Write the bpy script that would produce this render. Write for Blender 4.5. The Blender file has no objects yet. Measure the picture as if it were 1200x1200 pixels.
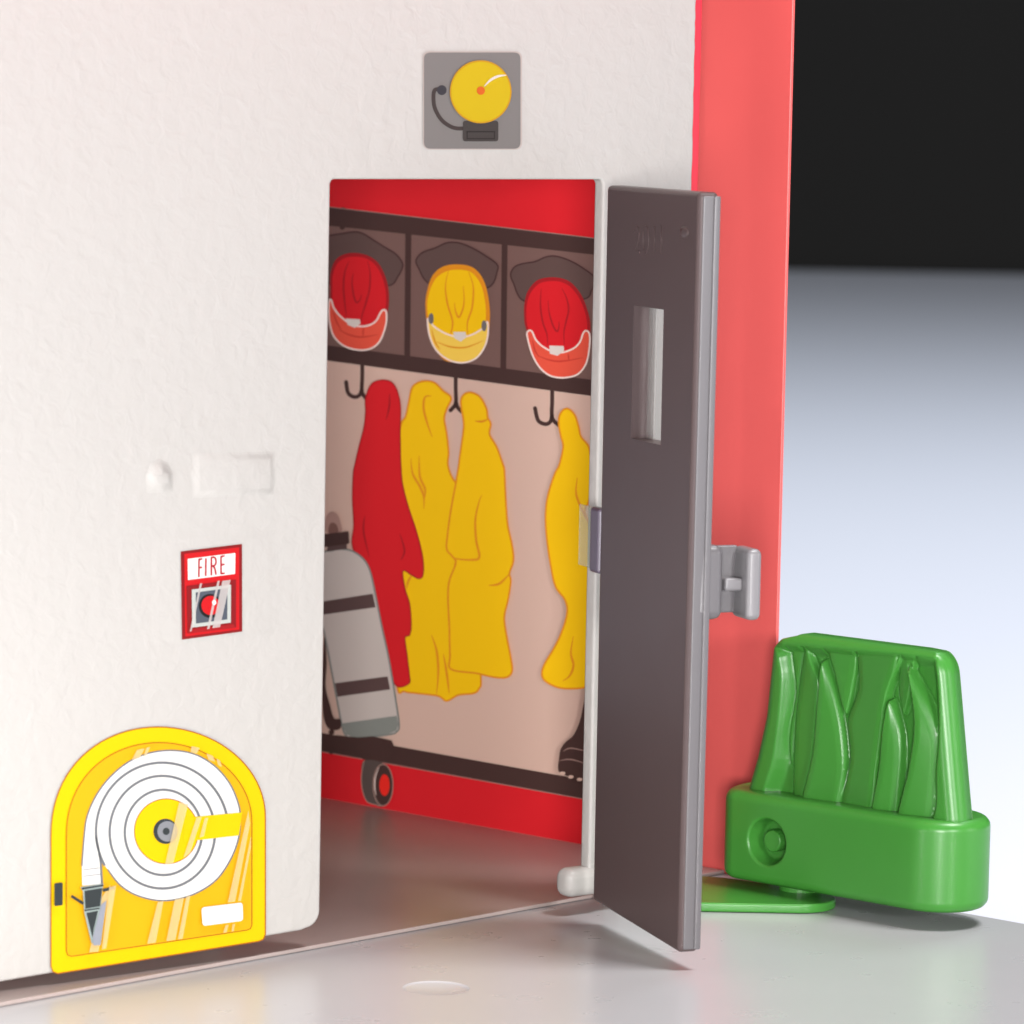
import bpy, bmesh, math, random
from mathutils import Vector, Matrix
import numpy as np

random.seed(7)
SC = bpy.context.scene
COL = SC.collection

# ------------------------------------------------------------------ camera
FOC, TILT, ROLL, CAMH = 4900.0, math.atan(0.102), 0.019, 1.14
Fw = Vector((0, math.cos(TILT), -math.sin(TILT)))
Rb = Vector((1, 0, 0)); Ub = Vector((0, math.sin(TILT), math.cos(TILT)))
Rt = Rb * math.cos(ROLL) + Ub * math.sin(ROLL)
Up = Ub * math.cos(ROLL) - Rb * math.sin(ROLL)
EYE = Vector((0, 0, CAMH))
cam = bpy.data.cameras.new('camera'); camo = bpy.data.objects.new('camera', cam); COL.objects.link(camo)
cam.sensor_width = 36; cam.lens = FOC / 1200 * 36; cam.clip_start = 0.05; cam.clip_end = 200
camo.matrix_world = Matrix(((Rt.x, Up.x, -Fw.x, 0), (Rt.y, Up.y, -Fw.y, 0), (Rt.z, Up.z, -Fw.z, CAMH), (0, 0, 0, 1)))
cam.dof.use_dof = True; cam.dof.focus_distance = 5.72; cam.dof.aperture_fstop = 5.6
SC.camera = camo

# ------------------------------------------------------------------ world, lamps, exposure
w = bpy.data.worlds.new('World'); SC.world = w; w.use_nodes = True
w.node_tree.nodes['Background'].inputs[0].default_value = (1.0, 0.97, 0.96, 1)
w.node_tree.nodes['Background'].inputs[1].default_value = 0.10
SC.view_settings.view_transform = 'Standard'; SC.view_settings.look = 'None'
SC.view_settings.exposure = 0; SC.view_settings.gamma = 1; SC.view_settings.use_curve_mapping = False

def softbox(name, pos, target, sx, sy, power, col=(1, 1, 1), spread=180):
    l = bpy.data.lights.new(name, 'AREA'); l.shape = 'RECTANGLE'; l.size = sx; l.size_y = sy
    l.energy = power; l.color = col; l.spread = math.radians(spread)
    o = bpy.data.objects.new(name, l); COL.objects.link(o); o.location = pos
    o.rotation_euler = (Vector(target) - Vector(pos)).to_track_quat('-Z', 'Y').to_euler()
    return o
softbox('overhead_softbox', (4.5, 4.0, 14.0), (0.3, 5.6, 0), 4.0, 4.0, 2500, (1.0, 0.985, 0.975))
softbox('table_softbox', (4.0, 12.0, 12.0), (3.0, 13.0, 0), 4.0, 3.0, 450, (0.82, 0.91, 1.0), 150)
softbox('front_softbox', (0.15, -1.5, 0.9), (0.1, 5.8, 0.5), 1.2, 1.2, 520, (1, 0.98, 0.97))
softbox('side_softbox', (3.5, -0.6, 1.5), (0.3, 5.8, 0.4), 0.8, 0.8, 285, (1, 0.985, 0.975))
softbox('low_left_softbox', (-0.98, 4.2, 0.10), (-0.45, 5.2, 0.08), 0.35, 0.2, 11.0, (1, 0.985, 0.96))
softbox('right_softbox', (4.6, 4.2, 0.9), (0.3, 5.6, 0.25), 1.0, 1.2, 30, (1, 0.985, 0.965))

# ------------------------------------------------------------------ materials
def lin(c):
    c = c / 255.0
    return c / 12.92 if c <= 0.04045 else ((c + 0.055) / 1.055) ** 2.4
def rgb(r, g, b): return (lin(r), lin(g), lin(b), 1)
MATS = {}
def mat(name, col, rough=0.45, spec=0.5, sss=0.0, bump=None, mottled=0.0, coat=0.0, rough_var=0.0):
    if name in MATS: return MATS[name]
    m = bpy.data.materials.new(name); m.use_nodes = True; nt = m.node_tree; b = nt.nodes['Principled BSDF']
    b.inputs['Base Color'].default_value = col; b.inputs['Roughness'].default_value = rough
    b.inputs['Specular IOR Level'].default_value = spec
    b.inputs['Coat Weight'].default_value = coat; b.inputs['Coat Roughness'].default_value = 0.15
    if sss:
        b.inputs['Subsurface Weight'].default_value = sss; b.inputs['Subsurface Scale'].default_value = 0.02
        b.inputs['Subsurface Radius'].default_value = (1, 1, 1)
    tc = nt.nodes.new('ShaderNodeTexCoord')
    def noise(scale, detail=3, rough_=0.5, dist=0):
        n = nt.nodes.new('ShaderNodeTexNoise'); n.inputs['Scale'].default_value = scale
        n.inputs['Detail'].default_value = detail; n.inputs['Roughness'].default_value = rough_; n.inputs['Distortion'].default_value = dist
        nt.links.new(tc.outputs['Object'], n.inputs['Vector']); return n
    if mottled:
        n = noise(9, 5); r = nt.nodes.new('ShaderNodeMapRange')
        r.inputs[3].default_value = 1 - mottled; r.inputs[4].default_value = 1 + mottled
        nt.links.new(n.outputs[0], r.inputs[0])
        mx = nt.nodes.new('ShaderNodeMix'); mx.data_type = 'RGBA'; mx.blend_type = 'MULTIPLY'; mx.inputs[0].default_value = 1
        mx.inputs[6].default_value = col; nt.links.new(r.outputs[0], mx.inputs[7]); nt.links.new(mx.outputs[2], b.inputs['Base Color'])
    if rough_var:
        n = noise(14, 6); r = nt.nodes.new('ShaderNodeMapRange')
        r.inputs[3].default_value = rough - rough_var; r.inputs[4].default_value = rough + rough_var
        nt.links.new(n.outputs[0], r.inputs[0]); nt.links.new(r.outputs[0], b.inputs['Roughness'])
    prev = None
    for (scale, strength, dist_, detail) in (bump or []):
        n = noise(scale, detail, 0.5, 0.4); bp = nt.nodes.new('ShaderNodeBump')
        bp.inputs['Strength'].default_value = strength; bp.inputs['Distance'].default_value = dist_
        nt.links.new(n.outputs[0], bp.inputs['Height'])
        if prev: nt.links.new(prev.outputs[0], bp.inputs['Normal'])
        prev = bp
    if prev: nt.links.new(prev.outputs[0], b.inputs['Normal'])
    MATS[name] = m; return m
def clear(name, col, alpha, rough=0.1):
    if name in MATS: return MATS[name]
    m = bpy.data.materials.new(name); m.use_nodes = True; b = m.node_tree.nodes['Principled BSDF']
    b.inputs['Base Color'].default_value = col; b.inputs['Roughness'].default_value = rough; b.inputs['Alpha'].default_value = alpha
    MATS[name] = m; return m

STUCCO = mat('white_stucco_plastic', (0.358, 0.343, 0.327, 1), 0.5, 0.35, bump=[(48, 0.20, 0.008, 2), (110, 0.04, 0.003, 2)])
WHITE = mat('smooth_white_plastic', (0.358, 0.343, 0.327, 1), 0.42, 0.4, bump=[(90, 0.05, 0.003, 2)])
RED = mat('red_plastic', (0.67, 0.100, 0.094, 1), 0.36, 0.5, bump=[(420, 0.08, 0.001, 2)], mottled=0.04)
GREYDOOR = mat('shaded_grey_plastic', (0.076, 0.054, 0.054, 1), 0.30, 0.22, bump=[(260, 0.025, 0.001, 1)], rough_var=0.03)  # door's grey, darkened in colour for the shade on its inner face
GREYHAND = mat('pale_grey_plastic', (0.17, 0.162, 0.17, 1), 0.34, 0.5, bump=[(160, 0.05, 0.001, 2)])
GREYBODY = mat('lit_grey_plastic', (0.105, 0.098, 0.104, 1), 0.34, 0.5, bump=[(160, 0.05, 0.001, 2)])  # lighter copy of the door's grey, light put into its colour
SHADEFLOOR = mat('shaded_floor_plastic', (0.31, 0.252, 0.236, 1), 0.30, 0.5, bump=[(5, 0.02, 0.02, 2), (300, 0.015, 0.001, 1)], mottled=0.02)  # grey floor plastic tinted brown for the room's shade and reflections
PLATE = mat('grey_base_plastic', (0.395, 0.396, 0.408, 1), 0.28, 0.5, bump=[(5, 0.02, 0.02, 2), (300, 0.015, 0.001, 1)], mottled=0.02, rough_var=0.02)
GREEN = mat('green_plastic', (0.045, 0.215, 0.030, 1), 0.33, 0.40, sss=0.4, bump=[(120, 0.03, 0.001, 1)], mottled=0.06, rough_var=0.03)
TABLE = mat('white_table', (0.69, 0.73, 0.83, 1), 0.5, 0.4)
BLACK = mat('black_backdrop', (0.05, 0.05, 0.05, 1), 0.9, 0.1)
GLASS = clear('smoky_pane', (0.30, 0.29, 0.28, 1), 0.55, 0.12)
SMOKY = clear('smoky_tab', (0.40, 0.46, 0.34, 1), 0.30, 0.2)
DARKTAB = mat('dark_grey_plastic', rgb(92, 84, 98), 0.35)

PRN = 0.55
GAIN = 1.0
def ink(name, r, g, b):
    c = rgb(r, g, b); k = min(GAIN, .94 / max(c[:3])); c = [k * q for q in c]; return mat('print_' + name, (c[0], c[1], c[2], 1), PRN, 0.12)
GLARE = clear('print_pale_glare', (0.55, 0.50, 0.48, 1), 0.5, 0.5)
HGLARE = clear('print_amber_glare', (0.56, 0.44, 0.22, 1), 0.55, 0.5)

# ------------------------------------------------------------------ pixels of the photograph to points on the place's planes
def ray(x, y): return Fw * FOC + Rt * (x - 600) + Up * (600 - y)
def onz(x, y, z=0.0):
    d = ray(x, y); return EYE + d * ((z - CAMH) / d.z)
class Plane:
    """an upright plane: origin a, level direction e, normal n towards the camera"""
    def __init__(self, a, b):
        self.a = a.copy(); e = (b - a); e.z = 0; self.e = e.normalized()
        self.n = self.e.cross(Vector((0, 0, 1)))
        if self.n.dot(EYE - a) < 0: self.n = -self.n
    def at(self, x, y, lift=0.0):
        d = ray(x, y); o = self.a + self.n * lift
        return EYE + d * ((o - EYE).dot(self.n) / d.dot(self.n))
    def pt(self, s, z, q=0.0):
        p = self.a + self.e * s + self.n * q; p.z = z; return p
    def sz(self, x, y, lift=0.0):
        p = self.at(x, y, lift); return (p - self.a).dot(self.e), p.z
SLAB = 0.006
WALL = Plane(onz(0, 1150, SLAB + .014), onz(362, 1100, SLAB + .014))
LOCK = Plane(onz(378, 935, SLAB), onz(685, 990, SLAB))
DOOR = Plane(onz(694, 1057, .034), onz(795, 1117, .024))

# ------------------------------------------------------------------ objects
def rootloc(p):
    while p.parent: p = p.parent
    return p.location
def tag(o, label=None, cat=None, group=None, kind=None):
    if label: o['label'] = label
    if cat: o['category'] = cat
    if group: o['group'] = group
    if kind: o['kind'] = kind
    return o
def empty(name, loc, label, cat, group=None):
    o = bpy.data.objects.new(name, None); COL.objects.link(o); o.location = loc; o.empty_display_size = 0.05
    return tag(o, label, cat, group)
def link(name, bm, m, parent=None, bevel=0.0, seg=3, smooth=False, base=None):
    off = rootloc(parent) if parent else (base or Vector((0, 0, 0)))
    bmesh.ops.translate(bm, verts=bm.verts, vec=-Vector(off))
    bmesh.ops.recalc_face_normals(bm, faces=bm.faces) if bm.faces and not getattr(bm, 'flat', False) else None
    me = bpy.data.meshes.new(name); bm.to_mesh(me); bm.free()
    o = bpy.data.objects.new(name, me); COL.objects.link(o); me.materials.append(m)
    if parent: o.parent = parent
    else: o.location = off
    if bevel:
        b = o.modifiers.new('bevel', 'BEVEL'); b.width = bevel; b.segments = seg; b.limit_method = 'ANGLE'; b.angle_limit = math.radians(40)
    if bevel or smooth:
        for p in me.polygons: p.use_smooth = True
        if bevel:
            o.modifiers.new('wn', 'WEIGHTED_NORMAL')
    return o
def box(bm, P, s0, s1, q0, q1, z0, z1):
    v = [bm.verts.new(P.pt(s, z, q)) for z in (z0, z1) for q in (q0, q1) for s in (s0, s1)]
    for f in ((0, 1, 3, 2), (4, 6, 7, 5), (0, 4, 5, 1), (2, 3, 7, 6), (0, 2, 6, 4), (1, 5, 7, 3)):
        bm.faces.new([v[i] for i in f])
def prism(bm, pts, vec):
    """closed outline pts (Vectors) pushed along vec"""
    a = [bm.verts.new(p) for p in pts]; b = [bm.verts.new(p + vec) for p in pts]
    n = len(pts)
    bm.faces.new(a); bm.faces.new(b[::-1])
    for i in range(n): bm.faces.new((a[i], a[(i + 1) % n], b[(i + 1) % n], b[i]))
def apply_cut(o, cutter):
    md = o.modifiers.new('cut', 'BOOLEAN'); md.object = cutter; md.operation = 'DIFFERENCE'; md.solver = 'EXACT'
    dg = bpy.context.evaluated_depsgraph_get(); me = bpy.data.meshes.new_from_object(o.evaluated_get(dg))
    o.modifiers.clear(); old = o.data; o.data = me
    bpy.data.objects.remove(cutter)

# flat prints
def crom(pts, closed=True, n=7):
    out = []; N = len(pts); rng = range(N) if closed else range(N - 1)
    g = lambda i: pts[i % N] if closed else pts[max(0, min(N - 1, i))]
    for i in rng:
        p0, p1, p2, p3 = g(i - 1), g(i), g(i + 1), g(i + 2)
        for k in range(n):
            t = k / n
            out.append(tuple(0.5 * (2 * p1[j] + (p2[j] - p0[j]) * t + (2 * p0[j] - 5 * p1[j] + 4 * p2[j] - p3[j]) * t * t + (3 * p1[j] - p0[j] - 3 * p2[j] + p3[j]) * t ** 3) for j in (0, 1)))
    if not closed: out.append(tuple(pts[-1]))
    return out
def oval(cx, cy, rx, ry, n=48): return [(cx + rx * math.cos(2 * math.pi * k / n), cy + ry * math.sin(2 * math.pi * k / n)) for k in range(n)]
def roundrect(p, r, n=6):
    """four corners in order, each rounded by radius r"""
    out = []
    for i in range(4):
        a, b, c = Vector(p[i - 1]), Vector(p[i]), Vector(p[(i + 1) % 4])
        u = b + (a - b).normalized() * r; v = b + (c - b).normalized() * r
        for k in range(n + 1):
            t = k / n; q = u * (1 - t) ** 2 + b * 2 * t * (1 - t) + v * t * t; out.append((q.x, q.y))
    return out
class Sheet:
    """a printed sheet lying on plane P: shapes drawn in photograph pixels, each ink layer a hair above the last"""
    def __init__(self, P, lift, step=0.0003): self.P, self.lift, self.step, self.k = P, lift, step, 0
    def level(self): self.k += 1; return self.lift + self.k * self.step
    def fill(self, bm, pts, lv):
        vs = [bm.verts.new(self.P.at(x, y, lv)) for x, y in pts]
        f = bm.faces.new(vs); f.normal_update()
        if f.normal.dot(self.P.n) < 0: f.normal_flip()
    def stroke(self, bm, pts, wd, lv, closed=False, taper=False):
        n = len(pts); L = []; R = []
        for i in range(n):
            a = pts[i - 1] if (i or closed) else pts[0]; b = pts[(i + 1) % n] if (i < n - 1 or closed) else pts[-1]
            d = Vector((b[0] - a[0], b[1] - a[1])); d = d.normalized() if d.length > 1e-9 else Vector((1, 0))
            k = wd / 2 * (min(1, 0.25 + 2.2 * min(i, n - 1 - i) / n) if taper else 1)
            L.append(bm.verts.new(self.P.at(pts[i][0] - d.y * k, pts[i][1] + d.x * k, lv)))
            R.append(bm.verts.new(self.P.at(pts[i][0] + d.y * k, pts[i][1] - d.x * k, lv)))
        for i in range(n if closed else n - 1):
            j = (i + 1) % n; f = bm.faces.new((L[i], L[j], R[j], R[i])); f.normal_update()
            if f.normal.dot(self.P.n) < 0: f.normal_flip()
    def each(self, name, m, parent, fills=(), strokes=()):
        lv = self.level()
        return [self.shape(name, m, parent, [p], (), lv) for p in fills] + [self.shape(name, m, parent, (), [k], lv) for k in strokes]
    def shape(self, name, m, parent, fills=(), strokes=(), lv=None):
        bm = bmesh.new(); lv = lv or self.level()
        for p in fills: self.fill(bm, p, lv)
        for s in strokes:
            self.stroke(bm, s[0], s[1], lv, *(s[2:]))
        bmesh.ops.triangulate(bm, faces=[f for f in bm.faces if len(f.verts) > 4], ngon_method='EAR_CLIP')
        off = Vector(rootloc(parent)); bmesh.ops.translate(bm, verts=bm.verts, vec=-off)
        me = bpy.data.meshes.new(name); bm.to_mesh(me); bm.free()
        o = bpy.data.objects.new(name, me); COL.objects.link(o); me.materials.append(m); o.parent = parent
        return o
def view(x0, y0, k): return lambda *pts: [(x0 + x / k, y0 + y / k) for x, y in pts]
vA = view(360, 200, 10 / 3); vB = view(360, 540, 10 / 3); vC = view(360, 800, 10 / 3)
vD = view(380, 230, 6); vE = view(560, 260, 6)
def line(p): return crom(p, False, 8)
def lines_taper(ps, w): return [(line(p), w, False, True) for p in ps]

# ------------------------------------------------------------------ the setting: platform, table, backdrop
e, n = LOCK.e, LOCK.n
def lk(a, q, z):
    p = LOCK.a + e * a + n * q; p.z = z; return p
PE = (onz(1150, 1072) - LOCK.a).dot(n); 
bm = bmesh.new(); prism(bm, [lk(-1.2, PE, 0), lk(3.2, PE, 0), lk(3.2, 2.3, 0), lk(-1.2, 2.3, 0)], Vector((0, 0, -0.085)))
platform = tag(link('platform', bm, PLATE, bevel=0.008), 'pale grey glossy plastic platform under the toy fire station', 'base', kind='structure')
bm = bmesh.new(); c = onz(511, 1158, 0); dr = .046; dd = .0042; SR = (dr * dr + dd * dd) / (2 * dd)
NR = 10; rows = [[bm.verts.new(c + Vector((dr * i / NR * math.cos(t), dr * i / NR * math.sin(t), SR - dd - math.sqrt(SR * SR - (dr * i / NR) ** 2)))) for t in [2 * math.pi * k / 48 for k in range(48)]] for i in range(1, NR)]
rows.append([bm.verts.new(c + Vector((dr * math.cos(2 * math.pi * k / 48), dr * math.sin(2 * math.pi * k / 48), .002))) for k in range(48)])
bt_ = bm.verts.new(c + Vector((0, 0, -dd)))
for k in range(48):
    bm.faces.new((bt_, rows[0][k], rows[0][(k + 1) % 48]))
    for i in range(NR - 1): bm.faces.new((rows[i][k], rows[i + 1][k], rows[i + 1][(k + 1) % 48], rows[i][(k + 1) % 48]))
bm.faces.new(rows[-1])
co = link('cutter', bm, PLATE); bpy.context.view_layer.update(); apply_cut(platform, co)
for p in platform.data.polygons: p.use_smooth = (-.006 < p.center.z - 0 + platform.location.z < -.00005 and p.normal.z > .7)
bm = bmesh.new(); v = [bm.verts.new(p) for p in ((-14, -2, -.09), (16, -2, -.09), (16, 28.8, -.09), (-14, 28.8, -.09))]; bm.faces.new(v)
for f in bm.faces: f.normal_update()
tag(link('table', bm, TABLE), 'white tabletop stretching back towards the dark backdrop', 'table', kind='structure')
bm = bmesh.new(); v = [bm.verts.new(p) for p in ((-30, 36, -4), (30, 36, -4), (30, 36, 14), (-30, 36, 14))]; bm.faces.new(v)
tag(link('backdrop', bm, BLACK), 'black studio backdrop behind the table', 'backdrop', kind='structure')

# ------------------------------------------------------------------ the toy fire station
station = empty('toy_fire_station', WALL.pt(0.7, SLAB), 'white and red plastic toy fire station with its grey door standing open', 'toy building')
ZT, TH = 1.55, 0.02
sL = WALL.sz(388, 210)[0]; zTop = WALL.sz(388, 210)[1]; sR = 0.950; sEnd = 1.111
zB = SLAB + .014
out = [(-0.55, zB), (-0.02, zB - .002), (sL - .03, zB + .012)]
for k in range(7):
    a = math.radians(-90 + 15 * k); out.append((sL - .022 + .022 * math.cos(a), zB + .014 + .022 + .022 * math.sin(a)))
out += [(sL, zTop)] if False else [(sL, zTop - .006), (sL + .002, zTop - .002), (sL + .006, zTop), (sR - .006, zTop), (sR - .002, zTop - .002), (sR, zTop - .006)]
out += [(sR, zB + .014), (sEnd, zB + .014)]
z = zB + .03
while z < ZT - .02:
    out.append((sEnd + random.uniform(-.0007, .0005), z)); z += random.uniform(.006, .016)
out += [(sEnd, ZT), (-0.55, ZT)]
bm = bmesh.new(); prism(bm, [WALL.pt(s, z_) for s, z_ in out], -WALL.n * TH)
fw = link('front_wall', bm, STUCCO, station, bevel=0.004, seg=2); tag(fw, 'white rough-textured front wall')
# recessed plinth that carries the wall
bm = bmesh.new(); box(bm, WALL, -0.5, sL - .06, -0.20, -0.14, SLAB, zB + .05); link('plinth', bm, WHITE, station)
bm = bmesh.new(); box(bm, WALL, sR + .07, sEnd - .03, -0.05, -TH, SLAB, zB + .05); link('plinth', bm, WHITE, station)
# threshold stub at the foot of the right jamb
bm = bmesh.new(); s0 = WALL.sz(664, 1035)[0]
box(bm, WALL, s0, sR + .030, -.030, .006, .026, .066); link('threshold_stub', bm, WHITE, station, bevel=0.014, seg=5)
# reliefs moulded in the wall
def relief(pts, h, slope, name='relief_panel'):
    bm = bmesh.new(); c = Vector((sum(p[0] for p in pts) / len(pts), sum(p[1] for p in pts) / len(pts)))
    rings = []
    for t in (0, .2, .4, .6, .8, 1):
        hh = h * (3 * t * t - 2 * t ** 3); ring = []
        for s_, z_ in pts:
            d = Vector((s_, z_)) - c; k = Vector((d.x - math.copysign(min(abs(d.x), slope * t), d.x), d.y - math.copysign(min(abs(d.y), slope * t), d.y))) + c
            ring.append(bm.verts.new(WALL.pt(k.x, k.y, .0002 + hh)))
        rings.append(ring)
    n_ = len(pts)
    for a_, b_ in zip(rings, rings[1:]):
        for i in range(n_): bm.faces.new((a_[i], a_[(i + 1) % n_], b_[(i + 1) % n_], b_[i]))
    bm.faces.new(rings[-1])
    return link(name, bm, STUCCO, station, smooth=True)
q = lambda a, b: WALL.sz(a, b)
relief([q(225, 531), q(322, 529), q(322, 580), q(225, 584)], .0038, .011)
relief([q(x, y) for x, y in ((172, 578), (170, 558), (176, 543), (186, 537), (197, 542), (203, 556), (203, 577))], .006, .014, 'relief_dome')
relief([q(176, 632), q(322, 621), q(322, 745), q(177, 757)], .0010, .012)
# floor slab inside, its lip shows as a thin bright line
bm = bmesh.new()
A = onz(-420, 1235, SLAB); B = onz(700, 1047, SLAB); dirw = (onz(700, 1047, SLAB) - onz(0, 1175, SLAB)).normalized()
A = B - dirw * 1.5
den = dirw.dot(n); B2 = B + dirw * ((LOCK.a - B).dot(n) / den - 0.0) ; B2.z = SLAB
back = [lk((B2 - LOCK.a).dot(e), 0.001, SLAB), lk(-1.15, 0.001, SLAB)]
prism(bm, [A, B + dirw * (((LOCK.a + n * .001) - B).dot(n) / den), back[1], A + (back[1] - A) * 0.999 + Vector((-.001, 0, 0))][:4], Vector((0, 0, -SLAB + .0005)))
link('floor_slab', bm, SHADEFLOOR, station, bevel=0.003, seg=3)
# red side wall: carries the locker print inside, runs on past the end of the front wall
sEdge = LOCK.sz(929, 0)[0]
bm = bmesh.new(); box(bm, LOCK, -1.1, sEdge, -0.006, 0, .0006, ZT); link('side_wall', bm, RED, station, bevel=0.0012, seg=2)

# unseen cover slab, added to keep the room behind the front wall dark
bm = bmesh.new(); prism(bm, [WALL.pt(-0.55, ZT, -.001), WALL.pt(1.30, ZT, -.001), LOCK.pt(-1.1, ZT, -.03), WALL.pt(-0.55, ZT, -1.2)], Vector((0, 0, .04)))
link('added_roof', bm, RED, station, bevel=.004)

bm = bmesh.new(); box(bm, WALL, -.56, 1.30, 0.0005, .38, 1.45, 1.50); link('added_eave', bm, RED, station, bevel=.006)  # unseen overhang, added to shade the wall top and door

DEEPRED = mat('deep_red_plastic', (0.60, 0.018, 0.040, 1), 0.4, 0.4)
bm = bmesh.new(); box(bm, WALL, 1.095, 1.140, -0.060, -0.0215, .08, ZT - .001); link('red_strip', bm, DEEPRED, station, bevel=.002)  # deeper red strip behind the end of the front wall

# door: frame DOOR, s from the hinge outwards, q<0 is its far (outer) side
DT = 0.028; sd0 = DOOR.sz(711, 218)[0]; sd1 = DOOR.sz(819, 225)[0]; zd = DOOR.sz(819, 225)[1]; zd0 = DOOR.sz(795, 1117)[1]
def dpoly(pts, q0, q1):
    bm = bmesh.new(); prism(bm, [DOOR.pt(s, z_, q0) for s, z_ in pts], DOOR.n * (q1 - q0)); return bm
sdb = DOOR.sz(795, 1117)[0]
bm = dpoly([(0, DOOR.sz(694, 1055)[1]), (sdb, zd0), (sd1, zd), (sd0, DOOR.sz(711, 217)[1])], -DT, 0)
bmesh.ops.recalc_face_normals(bm, faces=bm.faces)
bmesh.ops.bevel(bm, geom=list(bm.edges), offset=0.006, segments=4, affect='EDGES', profile=0.5)
door = link('door', bm, GREYDOOR, station); tag(door, 'grey plastic door standing open, toned for shade')
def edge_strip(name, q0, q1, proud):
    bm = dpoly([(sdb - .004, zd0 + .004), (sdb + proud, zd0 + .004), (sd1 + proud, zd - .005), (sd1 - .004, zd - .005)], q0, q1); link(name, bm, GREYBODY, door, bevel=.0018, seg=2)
edge_strip('lit_edge_band', -DT - .0008, -.0062, .0014); edge_strip('edge_ridge', -DT - .0016, -.0205, .0040)  # paler grey paints the light that falls on the free edge
w0, w1 = DOOR.sz(741, 440)[0], DOOR.sz(776, 440)[0]; wt, wb = DOOR.sz(758, 360)[1], DOOR.sz(758, 518)[1]
for o in (door,):
    cb = bmesh.new(); box(cb, DOOR, w0, w1, -.2, .2, wb, wt); co = link('cutter', cb, GREYDOOR); apply_cut(o, co) if False else None
    # cut in the object's own frame (children sit at the station's base)
    bpy.context.view_layer.update(); apply_cut(o, co)
    for p in o.data.polygons: p.use_smooth = False
bm = bmesh.new(); wp = DOOR.sz(767, 440, -.022)[0]; box(bm, DOOR, w0 - .002, wp, -.0245, -.022, wb - .002, wt + .002); link('window_pane', bm, GLASS, door)  # grey pane cut short so a bright strip stands in for the highlight
# handle bracket at the free edge, reaching out from the outer face
hz0, hz1 = .459, .556
bm = bmesh.new(); box(bm, DOOR, sdb - .045, sdb + .0065, -.050, -.010, hz0, hz1); h = link('handle', bm, GREYBODY, door, bevel=.012, seg=4)
bm = bmesh.new(); box(bm, DOOR, sdb - .045, sdb - .034, -.086, -.046, hz0 + .004, hz1 - .005); link('handle_web', bm, GREYBODY, door, bevel=.003)
bm = bmesh.new(); box(bm, DOOR, sdb - .046, sdb + .007, -.103, -.082, hz0 - .002, hz1 - .006); link('handle_tab', bm, GREYHAND, door, bevel=.008, seg=4)
bm = bmesh.new(); box(bm, DOOR, sdb - .036, sdb - .010, -.084, -.058, .494, .511); link('handle_peg', bm, GREYHAND, door, bevel=.004, seg=3)
# hinge barrel and translucent tab
hs0 = DOOR.sz(694, 633)[0]; zt_, zb_ = DOOR.sz(700, 595)[1], DOOR.sz(700, 672)[1]
bm = bmesh.new(); box(bm, DOOR, hs0 - .002, hs0 + .030, -.012, .004, zb_, zt_); link('hinge_barrel', bm, DARKTAB, door, bevel=.005, seg=3)
bm = bmesh.new(); box(bm, DOOR, hs0 - .058, hs0 - .003, -.006, -.003, zb_ + .003, zt_ - .002); tb = link('hinge_tab', bm, SMOKY, door, bevel=.001, seg=2); tag(tb, 'see-through smoky plastic tab')
# moulded date on the inner face
M = Matrix.Identity(4)
for i_, vec in enumerate((DOOR.e, Vector((0, 0, 1)), DOOR.n)):
    for j_ in range(3): M[j_][i_] = vec[j_]
for ch, px in zip('2011', (746, 756, 766, 774)):
    cu = bpy.data.curves.new('date', 'FONT'); cu.body = ch; cu.size = 0.055; cu.extrude = 0.0011; cu.align_x = 'CENTER'
    to = bpy.data.objects.new('date', cu); COL.objects.link(to); bpy.context.view_layer.update()
    me = bpy.data.meshes.new_from_object(to.evaluated_get(bpy.context.evaluated_depsgraph_get())); bpy.data.objects.remove(to)
    ps, pz = DOOR.sz(px, 298)
    me.transform(Matrix.Translation(DOOR.pt(ps, pz, 0.0002) - station.location) @ M)
    do = bpy.data.objects.new('moulded_digit', me); COL.objects.link(do); me.materials.clear(); me.materials.append(GREYDOOR); do.parent = door
bm = bmesh.new(); ps, pz = DOOR.sz(802, 272)
bmesh.ops.create_uvsphere(bm, u_segments=20, v_segments=10, radius=1, matrix=Matrix.Translation(DOOR.pt(ps, pz)) @ M @ Matrix.Diagonal((.014, .008, .002, 1)))
link('mould_mark', bm, GREYDOOR, door, smooth=True)

# ------------------------------------------------------------------ the locker print on the red wall
GAIN = 1.10
BAR = ink('brown_black', 70, 50, 47); CUB = ink('cubby_brown', 115, 88, 82); PINK = ink('pink_beige', 205, 174, 159)
REDI = ink('red', 206, 33, 40); REDD = ink('dark_red', 160, 30, 36); YEL = ink('yellow', 244, 195, 18); ORA = ink('orange', 219, 140, 32)
BRIM = ink('brim', 92, 72, 68); BRIML = ink('brim_line', 68, 45, 45); PALE = ink('pale', 236, 214, 204); COR = ink('coral', 222, 84, 64)
CORD = ink('coral_dark', 196, 58, 48); BADGE = ink('badge_grey', 214, 204, 196); TANK = ink('tank_grey', 192, 182, 175); TANKD = ink('tank_edge', 120, 124, 120)
TANKB = ink('tank_base', 130, 134, 128); STRAP = ink('strap', 88, 68, 66); ROSE = ink('rose_brown', 166, 132, 122); YELL = ink('pale_yellow', 243, 203, 84)
SCREW = ink('screw', 108, 104, 104); HUB = ink('hub_red', 226, 44, 36); TYRE = ink('tyre', 84, 72, 68)
poster = empty('locker_poster', LOCK.pt(.28, .10, .0005), 'printed picture of firefighter lockers with helmets, coats and air tank inside the doorway', 'poster')
S = Sheet(LOCK, 0.0004, 0.00008)
def ext(p, q_, x): return p[1] + (q_[1] - p[1]) * (x - p[0]) / (q_[0] - p[0])
X0, X1 = 330, 735
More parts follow.
